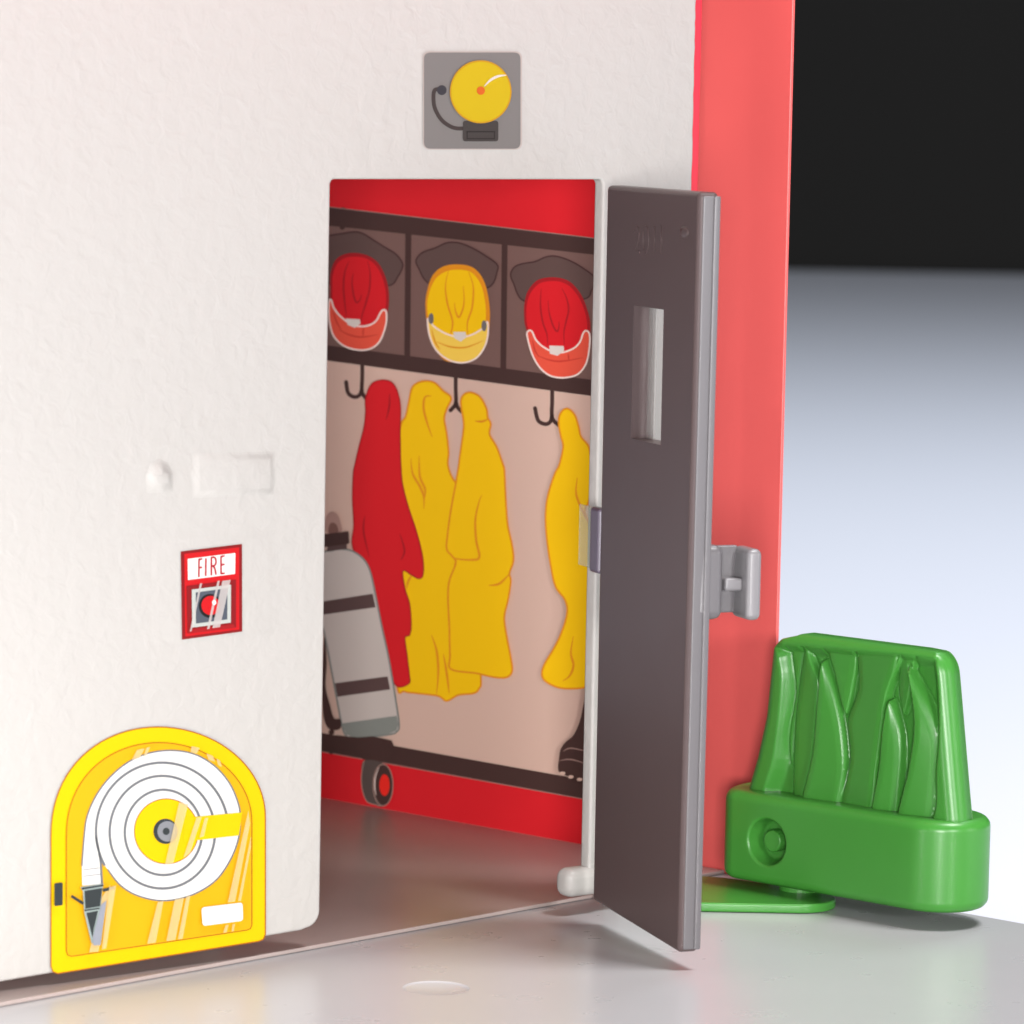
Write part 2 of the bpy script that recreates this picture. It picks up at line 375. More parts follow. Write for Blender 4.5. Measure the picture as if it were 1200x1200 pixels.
def band(t0, t1, b0, b1): return [(X0, ext(t0, t1, X0)), (X1, ext(t0, t1, X1)), (X1, ext(b0, b1, X1)), (X0, ext(b0, b1, X0))]
S.shape('red_field', ink('field_red', 208, 34, 42), poster, [[(X0, 170), (735, 170), (735, 998), (685, 989.5), (378, 934.5), (X0, 926)]])
S.shape('pink_backing', PINK, poster, [band((384, 415), (697.5, 455), (378, 865), (685, 922))])
S.shape('cubby_back', CUB, poster, [band((388, 255), (702, 290), (385, 412), (697, 452))])
# hooks first, the coats hang over them
def hook(ps):
    S.shape('coat_hook', BAR, poster, [oval(p[-1][0], p[-1][1], 2.4, 2.4, 14) for p in ps], [(line(p), 4.6) for p in ps])
hook([vA((215, 740), (215, 800), (214, 862), (228, 888)), vA((214, 850), (205, 876), (184, 884), (160, 868), (152, 826))])
hook([vA((580, 780), (580, 850), (580, 908), (560, 936)), vA((580, 900), (588, 925), (602, 940))])
hook([vA((957, 840), (957, 900), (957, 965), (982, 994)), vA((957, 950), (950, 980), (930, 990), (902, 975), (890, 928))])
S.shape('divider', BAR, poster, [vA((383, 225), (407, 225), (402, 740), (379, 740))])
S.shape('divider', BAR, poster, [vA((760, 270), (783, 270), (777, 790), (754, 790))])
GREYL = ink('edge_grey', 150, 120, 112)
S.shape('shelf_bar', BAR, poster, [band((388.5, 243.5), (702, 280.4), (387, 264.5), (702, 299))], [([(X0, ext((388.5, 243.5), (702, 280.4), X0)), (X1, ext((388.5, 243.5), (702, 280.4), X1))], 0.8)])
S.each('bar_joint', BAR, poster, [oval(402, 245.5, 3.2, 2.6), oval(401, 267, 3, 2.2), vA((60, 148), (130, 148), (140, 165), (60, 165))])
S.shape('shelf_bar', BAR, poster, [band((384.6, 404.8), (697.5, 445.6), (384, 422.6), (697.5, 464.6))])
S.shape('shelf_bar', BAR, poster, [band((378, 859), (685.5, 914), (378, 880.4), (685.5, 936))], [([(X0, 872), (X0, 872.3)], .1)])
S.each('bar_edge_line', GREYL, poster, [], [([(X0, ext((388.5, 243.5), (702, 280.4), X0) - .6), (X1, ext((388.5, 243.5), (702, 280.4), X1) - .6)], 1.0), ([(X0, ext((378, 880.4), (685.5, 936), X0) + .6), (X1, ext((378, 880.4), (685.5, 936), X1) + .6)], 1.0)])

def helmet(T, brim, shell, inner, ridges, visor, vstrip, badge, colE, colI, colL, vis, visD, lw, extras=None, visor_white=True):
    l1, l2 = S.level(), S.level()
    h = S.shape('helmet', colE, poster, [crom(T(*shell))])
    S.shape('brim', BRIM, h, [crom(T(*brim))], (), l1)
    S.shape('brim_outline', BRIML, h, [], [(crom(T(*brim)), 1.6, True)], l2)
    S.shape('shell', colI, h, [crom(T(*inner))])
    S.each('ridge', colL, h, [], lines_taper([T(*r) for r in ridges], lw))
    v = S.shape('visor', vis, h, [crom(T(*visor))])
    S.each('visor_band', visD, h, [], lines_taper([T(*r) for r in vstrip], 1.8))
    S.shape('visor_rim', PALE, h, [], [(crom(T(*visor)), 1.9, True)])
    S.shape('badge', BADGE, h, [T(*badge)])
    return h
shell1 = [(42, 640), (45, 540), (75, 455), (130, 412), (210, 398), (300, 415), (370, 460), (415, 530), (445, 620), (455, 710), (450, 790), (425, 860), (330, 930), (220, 930), (100, 860), (48, 760)]
inner1 = [(56, 640), (60, 550), (90, 475), (140, 436), (210, 424), (290, 436), (355, 478), (397, 545), (425, 630), (436, 710), (430, 790), (405, 850), (320, 915), (220, 915), (110, 850), (62, 760)]
helmet(vD, [(-60, 300), (45, 275), (130, 262), (210, 250), (270, 262), (340, 305), (420, 355), (500, 405), (545, 460), (550, 500), (520, 560), (455, 628), (250, 600), (60, 628), (-80, 480)],
       shell1, inner1,
       [[(175, 455), (145, 530), (135, 640), (145, 760), (155, 850)], [(305, 455), (322, 540), (318, 650), (295, 740), (265, 840), (260, 890)], [(205, 540), (195, 600), (205, 690), (225, 745), (250, 730), (262, 690)]],
       [(35, 735), (50, 732), (65, 780), (100, 830), (150, 875), (200, 905), (260, 915), (320, 905), (365, 875), (395, 820), (415, 800), (435, 812), (437, 880), (420, 950), (390, 1020), (340, 1065), (270, 1082), (190, 1072), (120, 1040), (65, 980), (40, 900), (32, 830)],
       [[(100, 935), (170, 972), (260, 990), (380, 972)], [(60, 800), (85, 880), (120, 940)], [(275, 920), (272, 985)]],
       [(150, 860), (250, 866), (256, 895), (215, 925), (165, 905)], REDD, REDI, REDD, COR, CORD, 2.0)
helmet(vE, [(230, 370), (255, 320), (310, 295), (400, 280), (470, 250), (530, 240), (600, 255), (680, 290), (760, 340), (820, 385), (832, 415), (800, 480), (755, 540), (540, 560), (322, 555), (250, 430)],
       [(325, 640), (330, 560), (355, 480), (420, 410), (510, 390), (600, 400), (670, 440), (730, 520), (770, 620), (790, 710), (785, 790), (740, 880), (600, 940), (480, 910), (380, 830), (335, 740)],
       [(340, 640), (347, 565), (372, 498), (430, 435), (512, 416), (592, 424), (655, 460), (712, 535), (750, 625), (768, 710), (765, 785), (725, 865), (600, 925), (490, 895), (395, 820), (350, 740)],
       [[(445, 470), (440, 580), (455, 700), (485, 790), (490, 870)], [(590, 465), (625, 540), (638, 620), (620, 700), (605, 780), (608, 870)], [(495, 550), (500, 630), (525, 720), (555, 770), (570, 740), (570, 700)]],
       [(345, 785), (365, 763), (385, 778), (405, 825), (445, 868), (500, 902), (550, 920), (610, 915), (680, 885), (720, 840), (737, 790), (757, 766), (782, 782), (787, 850), (772, 960), (742, 1030), (690, 1078), (600, 1096), (510, 1082), (440, 1030), (390, 950), (360, 860)],
       [[(420, 940), (500, 970), (590, 980), (740, 955)], [(385, 830), (400, 900), (430, 950)], [(635, 925), (640, 975)]],
       [(502, 870), (603, 873), (606, 905), (560, 942), (505, 926)], REDD, REDI, REDD, COR, CORD, 2.0)
h2 = helmet(vA, [(425, 350), (450, 320), (500, 302), (545, 282), (590, 282), (640, 300), (700, 335), (740, 365), (743, 390), (710, 455), (590, 470), (475, 440), (435, 380)],
       [(462, 540), (468, 470), (490, 410), (530, 375), (590, 366), (650, 380), (690, 430), (710, 510), (713, 590), (698, 670), (650, 735), (590, 748), (530, 735), (480, 650)],
       [(470, 540), (476, 480), (500, 425), (540, 395), (590, 387), (642, 398), (678, 445), (695, 515), (697, 590), (685, 660), (645, 722), (590, 735), (535, 722), (488, 640)],
       [[(552, 390), (540, 450), (548, 520), (568, 590), (560, 640), (550, 670)], [(630, 395), (648, 450), (645, 530), (625, 600), (632, 665)], [(610, 450), (612, 520), (594, 572), (580, 550), (575, 515)]],
       [(470, 580), (480, 590), (500, 612), (545, 638), (595, 650), (645, 640), (690, 612), (704, 590), (706, 640), (692, 690), (660, 732), (610, 750), (555, 740), (505, 702), (478, 645)],
       [[(505, 668), (560, 688), (620, 690), (688, 664)], [(486, 620), (500, 670), (520, 700)]],
       [(570, 630), (618, 630), (622, 650), (600, 668), (575, 655)], ORA, YEL, ORA, YELL, ORA, 2.2)
S.shape('screw', SCREW, h2, [oval(*vA((484, 578))[0], 3, 6.4)]); S.shape('screw', SCREW, h2, [oval(*vA((691, 606))[0], 3, 6.4)])

def garment(name, outline, folds, fill_, edge, lw=1.7, label=None):
    g = S.shape(name, fill_, poster, [crom(outline, True, 6)])
    S.shape('outline', edge, g, [], [(crom(outline, True, 6), lw, True)])
    S.each('fold_line', edge, g, [], lines_taper(folds, lw + .5))
    if label: tag(g, label)
    return g
y1 = vA((362, 1010), (385, 960), (398, 900), (412, 845), (450, 823), (495, 828), (530, 860), (562, 888), (545, 930), (535, 970), (545, 1030), (552, 1100)) + \
     vB((550, 20), (575, 80), (640, 150), (660, 600), (678, 845), (672, 888), (650, 908), (590, 915), (545, 938), (510, 918), (430, 908), (380, 900), (350, 870), (330, 500), (335, 100))
garment('jacket', y1, [vA((485, 880), (460, 885), (455, 930), (470, 990), (488, 1040)), vB((405, -10), (412, 50), (440, 100), (455, 140), (456, 188)), vB((437, -20), (440, 60), (460, 110), (458, 150)),
        vB((485, 680), (505, 740), (512, 820), (505, 915)), vB((532, 755), (545, 830), (555, 910)), vB((410, 445), (395, 470), (388, 500))], YEL, ORA, 2.3)
r1 = vA((228, 890), (250, 835), (290, 818), (330, 827), (352, 862), (364, 920), (363, 1010), (364, 1100)) + \
     vB((366, 20), (372, 90), (395, 180), (425, 270), (450, 370), (453, 440), (438, 460), (410, 448), (374, 430), (382, 500), (400, 560), (406, 640), (400, 680), (382, 692), (390, 760), (398, 830), (397, 870), (340, 870), (290, 700), (240, 450), (178, 340), (182, 250), (177, 150), (180, 50)) + vA((186, 1150), (202, 1080), (222, 1000), (228, 940))
garment('jacket', r1, [vB((225, 215), (220, 275), (242, 375)), vB((362, 285), (380, 350), (366, 388)), vA((322, 870), (320, 925), (308, 972))], REDI, REDD, 1.5, 'red coat')
y2 = vA((603, 930), (601, 895), (615, 873), (640, 867), (675, 885), (700, 930), (705, 965), (717, 990), (712, 1030), (740, 1080), (765, 1150)) + \
     vB((770, 40), (775, 150), (783, 250), (800, 330), (805, 390), (790, 440), (795, 470), (785, 540), (770, 610), (778, 680), (795, 770), (800, 822), (778, 846), (730, 845), (660, 830), (562, 814), (558, 760), (555, 650), (550, 540), (555, 470), (580, 400), (566, 372), (545, 345), (548, 290), (560, 200), (580, 90), (592, 20)) + vA((596, 1120), (606, 1050), (612, 990))
garment('jacket', y2, [vB((548, 350), (575, 380), (640, 387), (672, 376), (660, 310), (657, 230), (670, 165), (682, 133)), vB((708, 487), (750, 480), (790, 442)), vA((655, 978), (682, 980), (708, 970)), vB((583, 385), (575, 420))], YEL, ORA, 2.3)
y3 = vA((984, 1000), (985, 960), (1000, 936), (1020, 931), (1045, 955), (1060, 1000), (1070, 1040), (1100, 1080), (1112, 1150)) + \
     vB((1114, 40), (1110, 100), (1100, 160), (1085, 190), (1100, 240), (1150, 320), (1160, 500), (1150, 880), (1098, 884), (1040, 890), (980, 885), (930, 860), (917, 830), (930, 790), (960, 740), (990, 680), (1015, 600), (1008, 545), (970, 490), (950, 400), (935, 290), (932, 200), (942, 130), (968, 50)) + vA((985, 1150), (1000, 1080), (992, 1040))
garment('jacket', y3, [vB((1055, 65), (1050, 120), (1060, 160), (1085, 215), (1112, 270)), vB((1040, 685), (1030, 750), (1040, 800), (1025, 840), (998, 860))], YEL, ORA, 2.3)

tank = S.shape('air_tank', TANK, poster, [crom(vB((40, 380), (100, 350), (150, 346), (190, 360), (225, 390), (246, 432), (262, 500), (290, 640), (320, 780), (348, 950), (359, 1030), (350, 1058), (315, 1070), (180, 1084), (150, 1070), (135, 1030), (110, 900), (68, 680), (38, 560)))])
S.shape('tank_edge', TANKD, tank, [], [(crom(vB((40, 380), (100, 350), (150, 346), (190, 360), (225, 390), (246, 432), (262, 500), (290, 640), (320, 780), (348, 950), (359, 1030), (350, 1058), (315, 1070), (180, 1084), (150, 1070), (135, 1030), (110, 900), (68, 680), (38, 560))), 2.0, True)])
S.shape('tank_base', TANKB, tank, [vB((133, 1026), (349, 996), (357, 1032), (347, 1055), (315, 1068), (180, 1082), (152, 1068))])
S.shape('strap', STRAP, tank, [vB((50, 551), (256, 519), (267, 572), (50, 603))]); S.shape('strap', STRAP, tank, [vB((108, 869), (314, 842), (324, 893), (118, 922))])
S.shape('valve_loop', ROSE, tank, [crom(vB((74, 280), (72, 225), (92, 200), (116, 208), (130, 240), (132, 280)))])
S.shape('valve_neck', STRAP, tank, [vB((80, 330), (155, 322), (155, 344), (76, 354))])
S.shape('valve_post', ink('post_brown', 120, 86, 78), tank, [crom(vB((84, 282), (88, 248), (104, 242), (118, 256), (119, 282)))])
S.shape('valve', BAR, tank, [roundrect(vB((50, 288), (162, 275), (165, 324), (50, 340)), 2)])
S.shape('hose', BAR, tank, [crom(vB((66, 690), (76, 780), (72, 880), (88, 950), (105, 1005), (130, 1010), (129, 1046), (90, 1050), (66, 1010), (58, 900)))])
wh = S.shape('caster', BAR, poster, [vC((110, 205), (200, 214), (255, 209), (330, 226), (338, 245), (335, 268), (320, 315), (218, 300), (195, 260))])
S.shape('tyre', TYRE, wh, [crom(vC((222, 305), (212, 365), (216, 420), (232, 462), (255, 474), (300, 480), (320, 400), (300, 318)))])
S.each('rim_line', ROSE, wh, [], [(oval(*vC((296, 400))[0], 11.6, 24.4), 1.0, True), (line(vC((222, 305), (212, 365), (216, 420), (232, 462), (255, 474), (285, 481))), 0.9)])
S.shape('wheel_face', BAR, wh, [oval(*vC((298, 400))[0], 10.4, 23.4)]); S.shape('wheel_gleam', PALE, wh, [], [(line(vC((280, 330), (266, 370), (264, 410), (270, 440))), 1.2, False, True)]); S.shape('hub', HUB, wh, [oval(*vC((302, 400))[0], 6, 12.6)])
S.each('bar_joint', BAR, poster, [oval(388, 880, 3, 4), oval(388.5, 858, 3.5, 3)])
bt = S.shape('boot', BAR, poster, [crom(vC((1095, 20), (1080, 80), (1065, 150), (1040, 205), (1010, 232), (990, 260), (983, 300), (980, 335), (990, 352), (1040, 372), (1150, 395), (1180, 200), (1150, 20)))])
S.each('boot_line', GREYL, bt, [], lines_taper([vC((1000, 268), (1030, 256), (1100, 270)), vC((985, 305), (1030, 300), (1100, 320))], 1.4))
S.each('tread', PINK, bt, [oval(*vC(p)[0], 3.2, 2.0) for p in ((998, 354), (1030, 368), (1064, 378))])

# ------------------------------------------------------------------ stickers on the white wall
GAIN = 0.53
def sticker(name, x, y, label): return empty(name, WALL.at(x, y, .0005), label, 'sticker')
v = view(480, 40, 8)
bell = sticker('alarm_bell_sticker', 553, 174, 'square grey sticker of a yellow alarm bell above the doorway')
S = Sheet(WALL, .0012, .0005)
S.shape('border', ink('sticker_clear_edge', 205, 192, 186), bell, [roundrect(v((125, 160), (1055, 160), (1055, 1085), (125, 1085)), 9)])
S.shape('backing', ink('bell_grey', 136, 131, 129), bell, [roundrect(v((135, 172), (1040, 172), (1040, 1075), (135, 1075)), 8)])
S.shape('striker_arm', ink('bell_brown', 76, 66, 64), bell, [], [(line(v((300, 518), (240, 522), (224, 580), (236, 690), (296, 800), (380, 864), (450, 884), (520, 882))), 4.6)])
S.shape('striker', ink('bell_black', 68, 66, 72), bell, [oval(*v((302, 525))[0], 5.6, 5.8)])
S.shape('box', ink('bell_box', 76, 70, 68), bell, [roundrect(v((500, 812), (832, 812), (832, 1005), (500, 1005)), 3.5)])
S.each('box_line', ink('bell_box_line', 55, 48, 48), bell, [], [(v((535, 915), (800, 915)), 1.4), (v((535, 980), (800, 980)), 1.4), (v((540, 915), (540, 980)), 1.2), (v((796, 915), (796, 980)), 1.2)])
S.shape('gong_edge', ink('gong_edge', 214, 160, 36), bell, [oval(*v((667, 540))[0], 36.2, 37)])
S.shape('gong', ink('gong_yellow', 219, 188, 26), bell, [oval(*v((667, 540))[0], 34.4, 35)])
S.shape('highlight', ink('gong_gleam', 240, 226, 214), bell, [], [(line(v((700, 490), (760, 430), (830, 395), (908, 384))), 3.0, False, True)])
S.shape('button', ink('gong_button', 226, 108, 40), bell, [oval(*v((668, 530))[0], 4.8, 5)])

v = view(190, 620, 1029 / 120)
fire = sticker('fire_alarm_sticker', 248, 745, 'small red sticker of a pull alarm with the word FIRE on the white wall')
S = Sheet(WALL, .0022, .0004)
FR = ink('alarm_red', 222, 30, 36); FD = ink('alarm_dark', 150, 30, 34)
S.shape('border', FD, fire, [v((187, 225), (803, 150), (805, 1030), (200, 1112))])
S.shape('backing', FR, fire, [v((222, 250), (775, 182), (775, 1008), (232, 1080))])
S.shape('name_panel', ink('sticker_white', 255, 253, 248), fire, [v((257, 300), (736, 240), (733, 450), (260, 512))])
LT = [[(371, 303), (369, 482)], [(366, 306), (404, 299)], [(371, 390), (402, 384)], [(440, 294), (438, 472)], [(495, 285), (495, 466)], [(492, 287), (518, 283), (536, 296), (542, 325), (534, 358), (515, 370), (497, 373)], [(514, 372), (530, 400), (542, 458)],
      [(592, 276), (592, 452)], [(588, 277), (629, 269)], [(592, 360), (627, 354)], [(588, 450), (629, 443)]]
S.shape('lettering', ink('letter_red', 196, 28, 48), fire, [], [(line(v(*p)) if len(p) > 2 else v(*p), 2.0) for p in LT])
S.shape('recess', FD, fire, [v((245, 572), (742, 508), (742, 992), (255, 1052))])
S.shape('recess_floor', ink('alarm_mid', 178, 34, 38), fire, [v((270, 1010), (715, 955), (742, 992), (255, 1052))])
S.shape('switch_frame', ink('pale_grey', 208, 212, 206), fire, [v((298, 608), (692, 558), (690, 940), (302, 990))])
S.shape('switch_plate', ink('slate', 92, 98, 110), fire, [v((338, 637), (657, 594), (655, 908), (340, 950))])
S.shape('button_shadow', ink('near_black', 38, 36, 36), fire, [oval(*v((482, 772))[0], 13.2, 14)])
S.shape('button', FR, fire, [oval(*v((486, 768))[0], 10.6, 11.2)])
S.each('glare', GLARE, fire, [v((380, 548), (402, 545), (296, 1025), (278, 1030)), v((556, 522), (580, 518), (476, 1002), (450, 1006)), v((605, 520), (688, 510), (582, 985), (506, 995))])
S.shape('gleam', ink('sticker_white', 255, 253, 248), fire, [oval(*v((523, 738))[0], 2.4, 3)])

v = view(40, 840, 4)
hose = sticker('hose_reel_sticker', 185, 1110, 'large yellow arched sticker of a coiled white fire hose on the white wall')
S = Sheet(WALL, .0014, .0004)
HO = ink('hose_orange_line', 190, 112, 24); HY = ink('hose_yellow', 255, 214, 0); HA = ink('hose_amber', 252, 190, 20); HG = ink('hose_grey_line', 128, 130, 135); HW = ink('sticker_white', 255, 253, 248); HD = ink('hose_dark', 62, 68, 70)
def arch(x0, x1, top, yb0, yb1, cy, r):
    pts = []
    cx = (x0 + x1) / 2; rx = (x1 - x0) / 2
    for k in range(41):
        a = math.pi - math.pi * k / 40
        pts.append((cx + rx * math.cos(a), cy(k / 40) - (cy(k / 40) - top) * math.sin(a) ** 0.94))
    pts += [(x1, yb1 - r), (x1 - r * .3, yb1 - r * .28), (x1 - r, yb1), (x0 + r, yb0), (x0 + r * .3, yb0 - r * .25), (x0, yb0 - r)]
    return pts
outA = arch(79, 1084, 48, 1203, 1052, lambda t: 560 - 85 * t, 32)
innA = arch(151, 1021, 121, 1123, 1000, lambda t: 560 - 60 * t, 24)
S.shape('border', HY, hose, [v(*outA)]); S.shape('border_line', HO, hose, [], [(v(*outA), 1.4, True)])
S.shape('backing', HA, hose, [v(*innA)]); S.shape('backing_line', HO, hose, [], [(v(*innA), 1.1, True)])
coil = [(235, 560), (248, 470), (285, 380), (345, 295), (430, 220), (530, 173), (640, 158), (750, 175), (845, 230), (915, 310), (955, 400), (966, 470), (958, 570), (920, 670), (850, 768), (740, 835), (610, 862), (490, 840), (405, 790), (345, 715), (318, 680), (317, 785), (226, 792), (224, 700)]
cl = coil
S.shape('hose_coil', HW, hose, [v(*crom(coil[:20], False, 6), *coil[20:])])
hc = [o for o in COL.objects if o.name.startswith('hose_coil')][-1]
S.shape('coil_line', HG, hc, [], [(v(*crom(coil[-1:] + coil[:20], False, 6)), 1.7), (v(*oval(601, 537, 311, 322, 72)[18:][:40]), 0.01)] +
        [(v(*[(601 + 311 * math.cos(a), 537 + 322 * math.sin(a)) for a in [math.radians(d) for d in range(150, 352, 4)]]), 3.0),
         (v(*oval(601, 541, 247, 264, 72)), 3.0, True), (v(*oval(606, 542, 181, 200, 72)), 3.0, True), (v((290, 560), (300, 610), (312, 680), (318, 785)), 2.6),
         (v((230, 718), (305, 708)), .9), (v((230, 748), (310, 738)), .9)])
S.shape('reel_line', HO, hose, [oval(*v((620, 537))[0], 38, 38.6)])
S.shape('reel', HY, hose, [oval(*v((620, 537))[0], 37, 37.6), ])
S.shape('reel_arm', HY, hose, [v((700, 474), (976, 448), (960, 556), (700, 586))])
S.shape('reel_hub', HD, hose, [oval(*v((616, 537))[0], 14.2, 14.8)]); S.shape('reel_cap', ink('hub_grey', 150, 152, 158), hose, [oval(*v((624, 537))[0], 11.6, 12)]); S.shape('reel_pin', HD, hose, [oval(*v((619, 537))[0], 4, 4.2)])
S.shape('latch', HD, hose, [roundrect(v((95, 780), (134, 776), (134, 884), (95, 888)), 2)])
S.shape('name_plate', HW, hose, [roundrect(v((784, 894), (977, 870), (980, 956), (790, 981)), 4)])
v2 = view(50, 990, 1200 / 140)
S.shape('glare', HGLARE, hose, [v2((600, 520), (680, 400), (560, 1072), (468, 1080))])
nz = S.shape('nozzle_edge', ink('nozzle_pale', 168, 184, 180), hose, [v2((380, 425), (612, 390), (600, 440), (582, 640), (520, 990), (490, 985), (418, 680), (405, 470))])
S.shape('nozzle', HD, hose, [v2((392, 432), (610, 398), (610, 416), (394, 452)), v2((420, 462), (598, 434), (576, 618), (430, 642)), v2((418, 652), (572, 630), (570, 645), (422, 668)), v2((440, 684), (556, 662), (512, 850), (500, 930))])
S.each('nozzle_lever', HD, hose, [], [(v2((288, 514), (410, 592)), 3.3), (v2((604, 458), (722, 432)), 3.6)])
S.shape('nozzle_gleam', ink('nozzle_silver', 164, 168, 180), hose, [v2((524, 850), (590, 600), (640, 560), (582, 1008), (510, 1010), (504, 930))])
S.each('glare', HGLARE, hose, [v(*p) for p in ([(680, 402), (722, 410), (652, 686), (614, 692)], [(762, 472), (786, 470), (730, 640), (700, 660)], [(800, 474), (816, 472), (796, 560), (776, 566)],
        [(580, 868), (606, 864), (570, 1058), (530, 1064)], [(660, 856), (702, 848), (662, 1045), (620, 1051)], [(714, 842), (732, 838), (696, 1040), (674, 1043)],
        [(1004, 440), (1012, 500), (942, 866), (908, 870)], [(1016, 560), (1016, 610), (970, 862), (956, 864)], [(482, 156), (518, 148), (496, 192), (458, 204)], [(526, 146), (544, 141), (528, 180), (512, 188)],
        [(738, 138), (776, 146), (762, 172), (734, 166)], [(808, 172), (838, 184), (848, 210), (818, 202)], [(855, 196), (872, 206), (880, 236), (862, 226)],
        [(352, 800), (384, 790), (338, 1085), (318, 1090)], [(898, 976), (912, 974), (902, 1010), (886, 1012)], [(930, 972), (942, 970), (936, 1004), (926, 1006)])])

# ------------------------------------------------------------------ green grass tuft and its plate
gp = empty('grass_plate', Vector((.30, 5.83, 0)), 'thin flat green plastic plate under the tuft, beside the red wall', 'plate')
def hull(c1, r1, c2, r2, nn=28):
    pts = [Vector((c[0] + r_ * math.cos(2 * math.pi * k / 60), c[1] + r_ * math.sin(2 * math.pi * k / 60))) for c, r_ in ((c1, r1), (c2, r2)) for k in range(60)]
    pts = sorted(pts, key=lambda p: (p.x, p.y)); lo = []; hi = []
    for p in pts:
        while len(lo) > 1 and (lo[-1] - lo[-2]).cross(p - lo[-2]) <= 0: lo.pop()
        lo.append(p)
    for p in reversed(pts):
        while len(hi) > 1 and (hi[-1] - hi[-2]).cross(p - hi[-2]) <= 0: hi.pop()
        hi.append(p)
    return lo[:-1] + hi[:-1]
bm = bmesh.new(); prism(bm, [Vector((p.x, p.y, 0.0006)) for p in hull((.275, 5.835), .10, (.41, 5.79), .055)], Vector((0, 0, .013)))
link('plate', bm, GREEN, gp, bevel=.003)
GZ, GH = .024, .128
BUSH = Plane(onz(868, 1033, GZ), onz(868, 1033, GZ) + LOCK.e)
rr = .070
sa, sb = -0.016, BUSH.sz(1038, 1070)[0] + .036
tuft = empty('grass_tuft', BUSH.pt((sa + sb) / 2, GZ, -rr), 'green plastic grass tuft moulded with long blades on a rounded block', 'toy plant')
def stad(s0, s1, r_, q_, z_, nn=18):
    pts = []
    for k in range(nn + 1):
        a = math.radians(-90 + 180 * k / nn); pts.append(BUSH.pt(s1 + r_ * math.cos(a), z_, q_ - r_ * math.sin(a) * 1.0))
    for k in range(nn + 1):
        a = math.radians(90 + 180 * k / nn); pts.append(BUSH.pt(s0 + r_ * math.cos(a) * .62, z_, q_ - r_ * math.sin(a)))
    return pts
bm = bmesh.new(); prism(bm, stad(sa, sb, rr, -rr, GZ), Vector((0, 0, GH)))
bmesh.ops.recalc_face_normals(bm, faces=bm.faces)
caps = [ed for ed in bm.edges if abs(ed.verts[0].co.z - ed.verts[1].co.z) < 1e-6]
bmesh.ops.bevel(bm, geom=caps, offset=.015, segments=6, affect='EDGES', profile=.5)
blk = link('block', bm, GREEN, tuft)
hs, hz_ = BUSH.sz(898, 987); hr = .030
def disc_cyl(bm, s, z_, q0, q1, r0, r1, nn=40):
    a = [bm.verts.new(BUSH.pt(s + r0 * math.cos(2 * math.pi * k / nn), z_ + r0 * math.sin(2 * math.pi * k / nn), q0)) for k in range(nn)]
    b = [bm.verts.new(BUSH.pt(s + r1 * math.cos(2 * math.pi * k / nn), z_ + r1 * math.sin(2 * math.pi * k / nn), q1)) for k in range(nn)]
    bm.faces.new(a); bm.faces.new(b[::-1])
    for k in range(nn): bm.faces.new((a[k], a[(k + 1) % nn], b[(k + 1) % nn], b[k]))
cb = bmesh.new(); disc_cyl(cb, hs, hz_, .01, -.030, hr * 1.18, hr * .92); co = link('cutter', cb, GREEN); bpy.context.view_layer.update(); apply_cut(blk, co)
for p in blk.data.polygons: p.use_smooth = True
md = blk.modifiers.new('bevel', 'BEVEL'); md.width = .004; md.segments = 3; md.limit_method = 'ANGLE'; md.angle_limit = math.radians(50)
blk.modifiers.new('wn', 'WEIGHTED_NORMAL')
bm = bmesh.new(); disc_cyl(bm, hs, hz_, -.0305, -.012, .0165, .0155); link('socket_stub', bm, GREEN, tuft, bevel=.003)
bm = bmesh.new(); c = BUSH.pt(.06, 0, -.06)
bmesh.ops.create_cone(bm, cap_ends=True, segments=32, radius1=.03, radius2=.03, depth=GZ + .01 - .0136, matrix=Matrix.Translation((c.x, c.y, (.0136 + GZ + .01) / 2)))
link('peg', bm, GREEN, tuft)

# the blade panel: a moulded relief with a rim, drawn from the traced outlines
FQ = -.030                                                   # front of the panel behind the block's face
v7 = view(820, 720, 10 / 3)
def loc2(pts): return np.array([BUSH.sz(x, y, FQ) for x, y in v7(*pts)])
outl = loc2([(165, 700), (205, 560), (240, 400), (255, 250), (268, 130), (285, 95), (325, 82), (640, 118), (900, 146), (945, 156), (958, 300), (975, 500), (992, 700), (1002, 810), (600, 800)])
inset = loc2([(300, 112), (600, 132), (890, 162), (925, 200), (940, 400), (930, 600), (890, 830), (560, 800), (262, 740), (282, 560), (302, 400), (312, 250), (302, 170)])
leaves = [([(330, 110), (345, 300), (320, 480), (330, 600), (352, 480), (375, 300), (392, 140)], .006, 0),
          ([(392, 120), (360, 300), (342, 520), (345, 760), (420, 765), (455, 560), (470, 400), (455, 270), (425, 190)], .013, .25),
          ([(480, 110), (500, 230), (545, 400), (575, 300), (592, 110)], .010, -.2),
          ([(462, 180), (448, 330), (430, 540), (385, 790), (516, 790), (550, 620), (543, 470), (522, 350), (492, 240)], .020, -.3),
          ([(606, 110), (594, 290), (552, 420), (562, 560), (527, 800), (655, 815), (682, 610), (704, 440), (724, 310), (778, 120)], .015, .3),
          ([(785, 110), (748, 260), (770, 400), (800, 330), (820, 200), (860, 110)], .010, .2),
          ([(728, 330), (704, 440), (690, 600), (656, 830), (742, 835), (772, 640), (776, 500), (757, 400)], .021, -.3),
          ([(798, 200), (824, 330), (832, 450), (812, 600), (765, 840), (880, 850), (920, 640), (925, 490), (893, 370), (848, 280)], .024, -.35)]
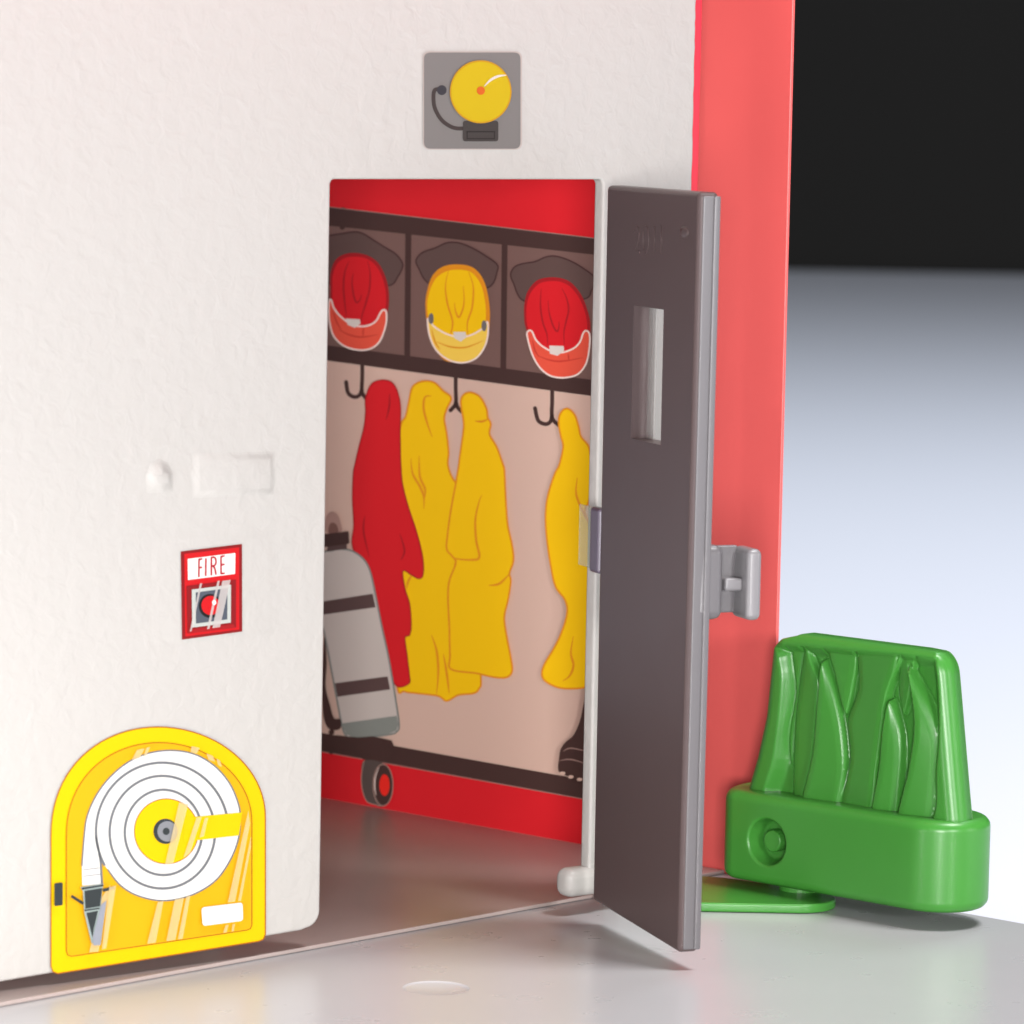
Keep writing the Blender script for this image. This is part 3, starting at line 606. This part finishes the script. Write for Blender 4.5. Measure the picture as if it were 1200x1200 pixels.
def sdist(P, poly):
    """signed distance of points P to a polygon, positive inside"""
    d = np.full(len(P), 1e9); ins = np.zeros(len(P), bool)
    for i in range(len(poly)):
        a = poly[i - 1]; b = poly[i]; ab = b - a; t = np.clip(((P - a) @ ab) / (ab @ ab + 1e-12), 0, 1)
        d = np.minimum(d, np.linalg.norm(P - (a + t[:, None] * ab), axis=1))
        c_ = ((a[1] > P[:, 1]) != (b[1] > P[:, 1])); xx = (b[0] - a[0]) * (P[:, 1] - a[1]) / (b[1] - a[1] + 1e-15) + a[0]
        ins ^= c_ & (P[:, 0] < xx)
    return np.where(ins, d, -d)
def smooth_poly(pl): return np.array(crom([tuple(p) for p in pl], True, 5))
zb0, zt0 = GZ + GH - .012, outl[:, 1].max()
NZ, NS = 190, 210
def side(zv, left):
    P = outl[:7] if left else outl[8:14]
    P = P[np.argsort(P[:, 1])]; return np.interp(zv, P[:, 1], P[:, 0])
zs_ = zb0 + (zt0 - zb0) * (np.arange(NZ) / (NZ - 1))
G = np.zeros((NZ, NS, 2))
for i, zv in enumerate(zs_):
    l, r_ = side(zv, True), side(zv, False)
    cr = .030; dz_ = max(0, zv - (zt0 - cr)); inx = cr - math.sqrt(max(0, cr * cr - dz_ * dz_)); l += inx * .9; r_ -= inx * .8
    G[i, :, 0] = l + (r_ - l) * np.arange(NS) / (NS - 1); G[i, :, 1] = zv
P = G.reshape(-1, 2)
ssm = lambda x, a: np.clip(x / a, 0, 1) ** 2 * (3 - 2 * np.clip(x / a, 0, 1))
din = sdist(P, smooth_poly(inset)); H = -.019 * ssm(din, .020)
for pl, hh, tilt in leaves:
    lp = loc2(pl); dl = sdist(P, smooth_poly(lp)); ins_ = dl > 0
    zb_i = np.round((P[:, 1] - zb0) / (zt0 - zb0) * (NZ - 1)).astype(int); mid = np.zeros(NZ); wid = np.full(NZ, .01)
    for i_ in range(NZ):
        q_ = P[(zb_i == i_) & ins_][:, 0]
        if len(q_): mid[i_] = q_.mean(); wid[i_] = max(.004, (q_.max() - q_.min()) / 2)
    ok = mid != 0
    if ok.any():
        xi = np.arange(NZ); mid = np.interp(xi, xi[ok], mid[ok]); wid = np.interp(xi, xi[ok], wid[ok]); kz = np.ones(25) / 25
        mid = np.convolve(np.pad(mid, 12, mode='edge'), kz, 'valid'); wid = np.convolve(np.pad(wid, 12, mode='edge'), kz, 'valid')
    zf = (P[:, 1] - zb0) / (zt0 - zb0) * (NZ - 1)
    across = np.clip((P[:, 0] - np.interp(zf, np.arange(NZ), mid)) / np.interp(zf, np.arange(NZ), wid), -1, 1)
    prof = .78 * hh * (0.86 * ssm(dl + .0008, .0042) * (1 + tilt * across) + 0.14 * ssm(dl, .014))
    H = np.where(dl > -.0008, np.maximum(H, -.019 + prof * ssm(din + .002, .006) ), H)
    groove = np.exp(-((dl) / .0022) ** 2) * .0022 * (din > .004); H -= groove
# rounded outer corners of the rim
edge = np.minimum(np.minimum(np.abs(P[:, 0] - np.repeat(G[:, 0, 0], NS)), np.abs(np.repeat(G[:, -1, 0], NS) - P[:, 0])), np.abs(zt0 - P[:, 1]))
R0 = .020; H -= np.where(edge < R0, R0 - np.sqrt(np.maximum(0, R0 ** 2 - (R0 - edge) ** 2)), 0)
H = H.reshape(NZ, NS)
bm = bmesh.new(); TQ = .038
# the top edge slopes a little: shear so that it follows the traced top line
front = [[bm.verts.new(BUSH.pt(G[i, j, 0], G[i, j, 1], FQ + H[i, j])) for j in range(NS)] for i in range(NZ)]
for i in range(NZ - 1):
    for j in range(NS - 1): bm.faces.new((front[i][j], front[i][j + 1], front[i + 1][j + 1], front[i + 1][j]))
rim = [front[i][0] for i in range(NZ)] + [front[-1][j] for j in range(1, NS)] + [front[i][-1] for i in range(NZ - 2, -1, -1)]
prev = rim
ring_r = [(.004, .0), (.5, 0), (1.0, 0)]
backv = []
for v_ in rim:
    c_ = v_.co.copy(); qd = (c_ - BUSH.a).dot(BUSH.n); backv.append(bm.verts.new(c_ - BUSH.n * (TQ + (qd - FQ))))
for k in range(len(rim) - 1): bm.faces.new((rim[k], rim[k + 1], backv[k + 1], backv[k]))
bm.faces.new(backv)
pn = link('blade_panel', bm, GREEN, tuft, smooth=True)
# ------------------------------------------------------------------ end
